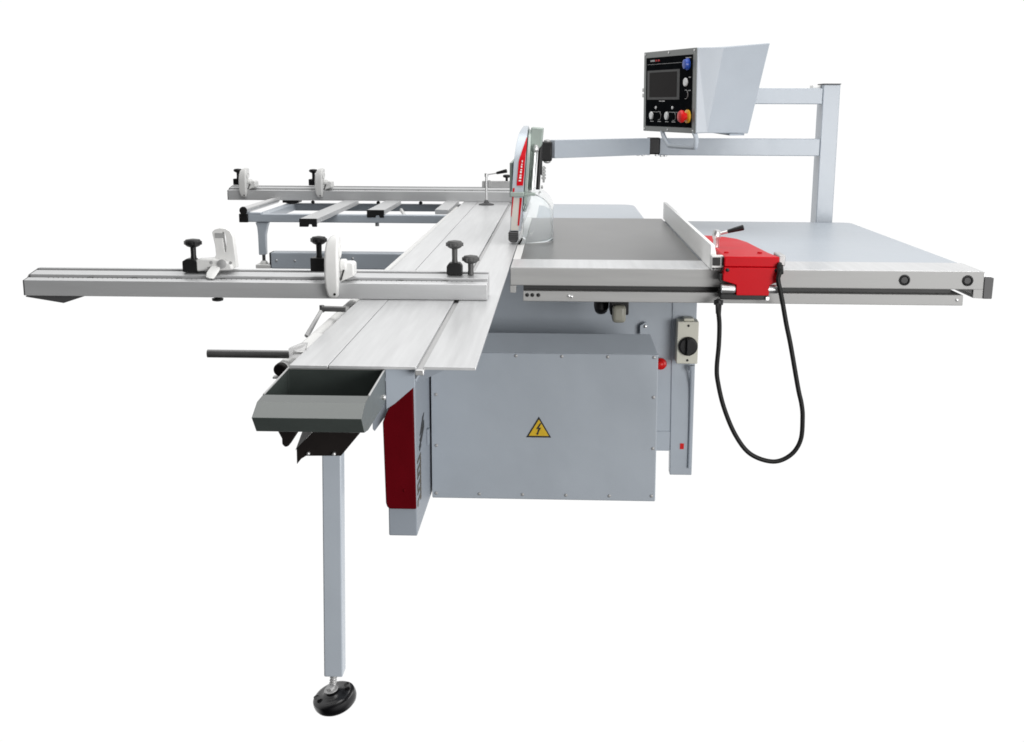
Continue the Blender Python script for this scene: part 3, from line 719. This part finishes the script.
# readout cable loop hanging from the carriage
cb = thing('readout_cable', 'black cable hanging in a loop below the red rip fence carriage', 'cable', (.56, 3.33, .34))
pts = [(.6095, 3.35, .905), (.6098, 3.333, .888), (0.6038, 3.33, 0.8648), (0.6125, 3.33, 0.8286), (0.6212, 3.33, 0.7922), (0.6338, 3.33, 0.7358), (0.6482, 3.33, 0.6791), (0.6754, 3.33, 0.5567), (0.6878, 3.33, 0.5095), (0.6931, 3.33, 0.4686), (0.691, 3.33, 0.4039), (0.6651, 3.33, 0.3591), (0.6162, 3.33, 0.3387), (0.5512, 3.33, 0.3603), (0.5059, 3.33, 0.4159), (0.4703, 3.33, 0.4953), (0.4504, 3.33, 0.5682), (0.4453, 3.33, 0.6115), (0.4483, 3.33, 0.6768), (0.4477, 3.33, 0.7338), (0.4429, 3.33, 0.7762), (.4455, 3.36, .800)]
bm = bmesh.new(); tube(bm, smooth_path(pts, 8), .0066, 12); part('cable_jacket', bm, RUBBER, cb)
bm = bmesh.new(); cyl(bm, (.4455, 3.352, .800), (.4445, 3.337, .765), .0095, .0075, 14); cyl(bm, (.4455, 3.352, .800), (.4455, 3.352, .788), .013, n=14); part('cable_gland', bm, BLACK, cb)
bm = bmesh.new(); cyl(bm, (.6095, 3.345, .900), (.6095, 3.333, .880), .0095, n=14); part('cable_gland', bm, BLACK, cb)

# ================================================================== CONTROL CONSOLE
cp = thing('control_console', 'pale grey control console with dark screen panel carried by the gantry beam', 'control console', (.55, 4.6, 1.24))
TL, BL = Vector((.3177, 4.81, 1.5384)), Vector((.3208, 4.81, 1.2416))
TR, BR = Vector((.4707, 4.38, 1.5362)), Vector((.4762, 4.38, 1.2401))
A1, A2 = Vector((.5649, 4.383, 1.5381)), Vector((.5169, 4.383, 1.2420))
B1, B2 = Vector((.7358, 4.45, 1.5556)), Vector((.6725, 4.45, 1.2397))
bm = bmesh.new()
def tv(p): return bm.verts.new(p)
t_ = [tv(p) for p in (TL, TR, A1, B1)]; b_ = [tv(p) for p in (BL, BR, A2, B2)]
rt = tv(Vector((.735, 4.94, 1.5384))); rb = tv(Vector((.6727, 4.94, 1.2397)))
lt = tv(Vector((.40, 4.94, 1.5384))); lb = tv(Vector((.40, 4.94, 1.2416)))
top = t_+[rt, lt]; bot = b_+[rb, lb]
for i in range(6):
    j = (i+1) % 6; bm.faces.new((top[i], top[j], bot[j], bot[i]))
bmesh.ops.triangulate(bm, faces=[bm.faces.new(top), bm.faces.new(bot[::-1])])
part('housing', bm, PAINT, cp, .003, smooth=False)
bm = bmesh.new(); prism(bm, [(.600, 4.40, 1.2400), (.66, 4.455, 1.2398), (.66, 4.9, 1.2398), (.60, 4.9, 1.2398)], (0, 0, -.007)); part('bottom_tray', bm, PAINTD, cp)
# panel frame of reference
U = ((TR-TL)+(BR-BL))*.5; Vd = ((BL-TL)+(BR-TR))*.5
W_, H_ = U.length, Vd.length
Uh, Vh = U.normalized(), Vd.normalized(); Nh = Vh.cross(Uh).normalized()
if Nh.y > 0: Nh = -Nh
O_ = (TL+TR+BL+BR)/4-U/2-Vd/2
def pp(u, v, n=0.): return O_+Uh*(u*W_)+Vh*(v*H_)+Nh*n
def pbox(bm, u0, u1, v0, v1, n0, n1):
    prism(bm, [pp(u0, v0, n0), pp(u1, v0, n0), pp(u1, v1, n0), pp(u0, v1, n0)], Nh*(n1-n0))
bm = bmesh.new(); pbox(bm, 0, 1, 0, 1, -.002, .003); pf = part('panel_frame', bm, FRAMEG, cp, .002)
NF = .0033
bm = bmesh.new(); pbox(bm, .055, .945, .075, .935, NF, NF+.001); part('panel_film', bm, PANELBK, cp, smooth=False)
bm = bmesh.new(); pbox(bm, .085, .72, .235, .60, NF+.0011, NF+.002); part('screen_bezel', bm, BLACK, cp, smooth=False)
bm = bmesh.new(); pbox(bm, .135, .665, .262, .570, NF+.0021, NF+.0028); part('screen', bm, SCREEN, cp, smooth=False)
N0, N1 = NF+.0011, NF+.0016
bm = bmesh.new()
pbox(bm, .08, .75, .158, .161, N0, N1)
for a, b in ((.145, .16), (.165, .185), (.19, .21), (.215, .23)): pbox(bm, a, b, .105, .125, N0, N1)
for a, b in ((.33, .36), (.365, .38), (.39, .44)): pbox(bm, a, b, .612, .624, N0, N1)
for u in (.19, .34, .49, .62): pbox(bm, u-.035, u+.03, .868, .876, N0, N1)
for u in (.27, .60): pbox(bm, u-.09, u+.09, .752, .756, N0, N1)
pbox(bm, .82, .92, .105, .113, N0, N1); pbox(bm, .88, .92, .335, .343, N0, N1); pbox(bm, .88, .92, .49, .498, N0, N1)
part('panel_lettering', bm, BRKT, cp, smooth=False)
bm = bmesh.new(); pbox(bm, .245, .275, .105, .125, N0, N1); pbox(bm, .29, .33, .105, .125, N0, N1); part('panel_mark', bm, RED, cp, smooth=False)
def pbutton(name, u, v, prof, mat, parent=cp):
    bm = bmesh.new(); lathe(bm, pp(u, v, NF+.001), Nh, prof, 24); return part(name, bm, mat, parent)
flat = [(.0150, 0), (.0150, .004), (.013, .006), (.003, .006)]
blue = pbutton('blue_knob', .865, .185, [(.021, 0), (.021, .004), (.018, .006), (.0165, .015), (.012, .017), (.003, .017)], BLUEPL)
for u, v in ((.185, .80), (.49, .80), (.835, .395)): pbutton('white_button', u, v, flat, WHITEPL)
for u, v in ((.335, .80), (.62, .805), (.84, .54)):
    pbutton('button_ring', u, v, [(.0165, 0), (.0165, .002), (.0150, .002), (.0145, .001), (.003, .001)], BRKT)
    pbutton('black_button', u, v, [(.0140, 0), (.0140, .005), (.012, .007), (.003, .007)], PANELBK)
for u in (.27, .595): pbutton('indicator', u, .70, [(.0055, 0), (.0055, .003), (.003, .004)], WHITEPL)
pbutton('stop_collar', .885, .80, [(.0235, 0), (.0235, .006), (.016, .009), (.003, .009)], YELLOW)
pbutton('stop_button', .885, .80, [(.013, .0092), (.013, .018), (.0215, .021), (.0225, .028), (.018, .035), (.008, .038), (.002, .0385)], REDPL)
first = None
for u in (.03, .5, .97):
    for v in (.03, .97):
        bm = bmesh.new(); lathe(bm, pp(u, v, .003), Nh, [(.004, 0), (.004, .002), (.001, .003)], 10); part('panel_screw', bm, STEEL, pf)
bm = bmesh.new()
for v in (.45, .52): prism(bm, [pp(-.05, v, -.02), pp(-.012, v, -.02), pp(-.012, v+.05, -.02), pp(-.05, v+.05, -.02)], Nh*.02)
pbox(bm, -.03, .0, .44, .58, -.03, -.021)
part('panel_latch', bm, ALUW, cp, .002)
bm = bmesh.new()
hp = [pp(.36, .99, -.004), pp(.40, 1.06, -.003), pp(.50, 1.150, 0), pp(.55, 1.168, 0), pp(.96, 1.168, 0), pp(1.01, 1.145, 0), pp(1.0, 1.05, -.003), pp(.96, .99, -.004)]
tube(bm, smooth_path(hp, 5), .0085, 10); part('grab_handle', bm, PAINT, cp)

# ================================================================== WORLD, LIGHTS, CAMERA
w = bpy.data.worlds.new('World'); S.world = w; w.use_nodes = True
nt = w.node_tree; bgn = nt.nodes['Background']
tc = nt.nodes.new('ShaderNodeTexCoord'); sx = nt.nodes.new('ShaderNodeSeparateXYZ')
nt.links.new(tc.outputs['Generated'], sx.inputs['Vector'])
def ramp(src, f0, f1, t0, t1):
    m_ = nt.nodes.new('ShaderNodeMapRange'); m_.interpolation_type = 'SMOOTHSTEP'
    for k, v in (('From Min', f0), ('From Max', f1), ('To Min', t0), ('To Max', t1)): m_.inputs[k].default_value = v
    nt.links.new(src, m_.inputs['Value']); return m_.outputs['Result']
room0 = ramp(sx.outputs['X'], -.50, .40, .03, .85)             # unseen room behind the camera, made brighter rightwards to grade the metal
low = ramp(sx.outputs['Z'], -.75, .05, .12, 1.)  # dimmed downwards so that down-facing sides stay dark
mul = nt.nodes.new('ShaderNodeMath'); mul.operation = 'MULTIPLY'
nt.links.new(room0, mul.inputs[0]); nt.links.new(low, mul.inputs[1]); room = mul.outputs[0]
white = ramp(sx.outputs['Y'], -.40, .20, 0, 1)                # white studio background ahead
mx = nt.nodes.new('ShaderNodeMix'); mx.data_type = 'FLOAT'
nt.links.new(white, mx.inputs['Factor']); nt.links.new(room, mx.inputs['A']); mx.inputs['B'].default_value = 1.02
nadir = ramp(sx.outputs['Z'], -.88, -.58, .06, 1.)            # world darkened straight below to keep undersides dark, no floor built
m2 = nt.nodes.new('ShaderNodeMath'); m2.operation = 'MULTIPLY'
nt.links.new(mx.outputs['Result'], m2.inputs[0]); nt.links.new(nadir, m2.inputs[1])
nt.links.new(m2.outputs[0], bgn.inputs['Color']); bgn.inputs['Strength'].default_value = 1.

def area(name, loc, target, size, power, col=(1, 1, 1), sy=None):
    l = bpy.data.lights.new(name, 'AREA'); l.energy = power; l.color = col
    l.shape = 'RECTANGLE'; l.size = size; l.size_y = sy or size
    o = bpy.data.objects.new(name, l); COL.objects.link(o); o.location = loc
    o.rotation_euler = (Vector(target)-Vector(loc)).to_track_quat('-Z', 'Y').to_euler()
    return o
area('overhead_softbox', (.2, 3.9, 4.2), (0, 3.9, 0), 3.6, 130, (1, .995, .985), 4.4)
area('front_softbox', (2.35, -.05, 1.02), (.0, 3.8, .6), 2.0, 135, (1, .99, .98), 1.4)

cam = bpy.data.cameras.new('Camera'); co = bpy.data.objects.new('Camera', cam); COL.objects.link(co)
cam.sensor_width = 36.; cam.lens = 1200./1024*36.; cam.clip_end = 200.; cam.clip_start = .05
right0 = Vector((.99920642, .03983131, 0)); up0 = Vector((-.00847152, .21251615, .97712083)); fwd = Vector((-.03892001, .97634541, -.21268493))
r = .004; cr_, sr = math.cos(r), math.sin(r)
rt_ = right0*cr_+up0*sr; up_ = up0*cr_-right0*sr
M = Matrix((rt_, up_, -fwd)).transposed().to_4x4(); M.translation = (0, 0, 1.32)
co.matrix_world = M
S.camera = co
S.render.engine = 'CYCLES'
S.cycles.max_bounces = 10; S.cycles.transmission_bounces = 8
S.cycles.use_denoising = True
S.cycles.filter_width = 1.7
S.view_settings.view_transform = 'Standard'; S.view_settings.look = 'None'
S.view_settings.exposure = 0.; S.view_settings.gamma = 1.
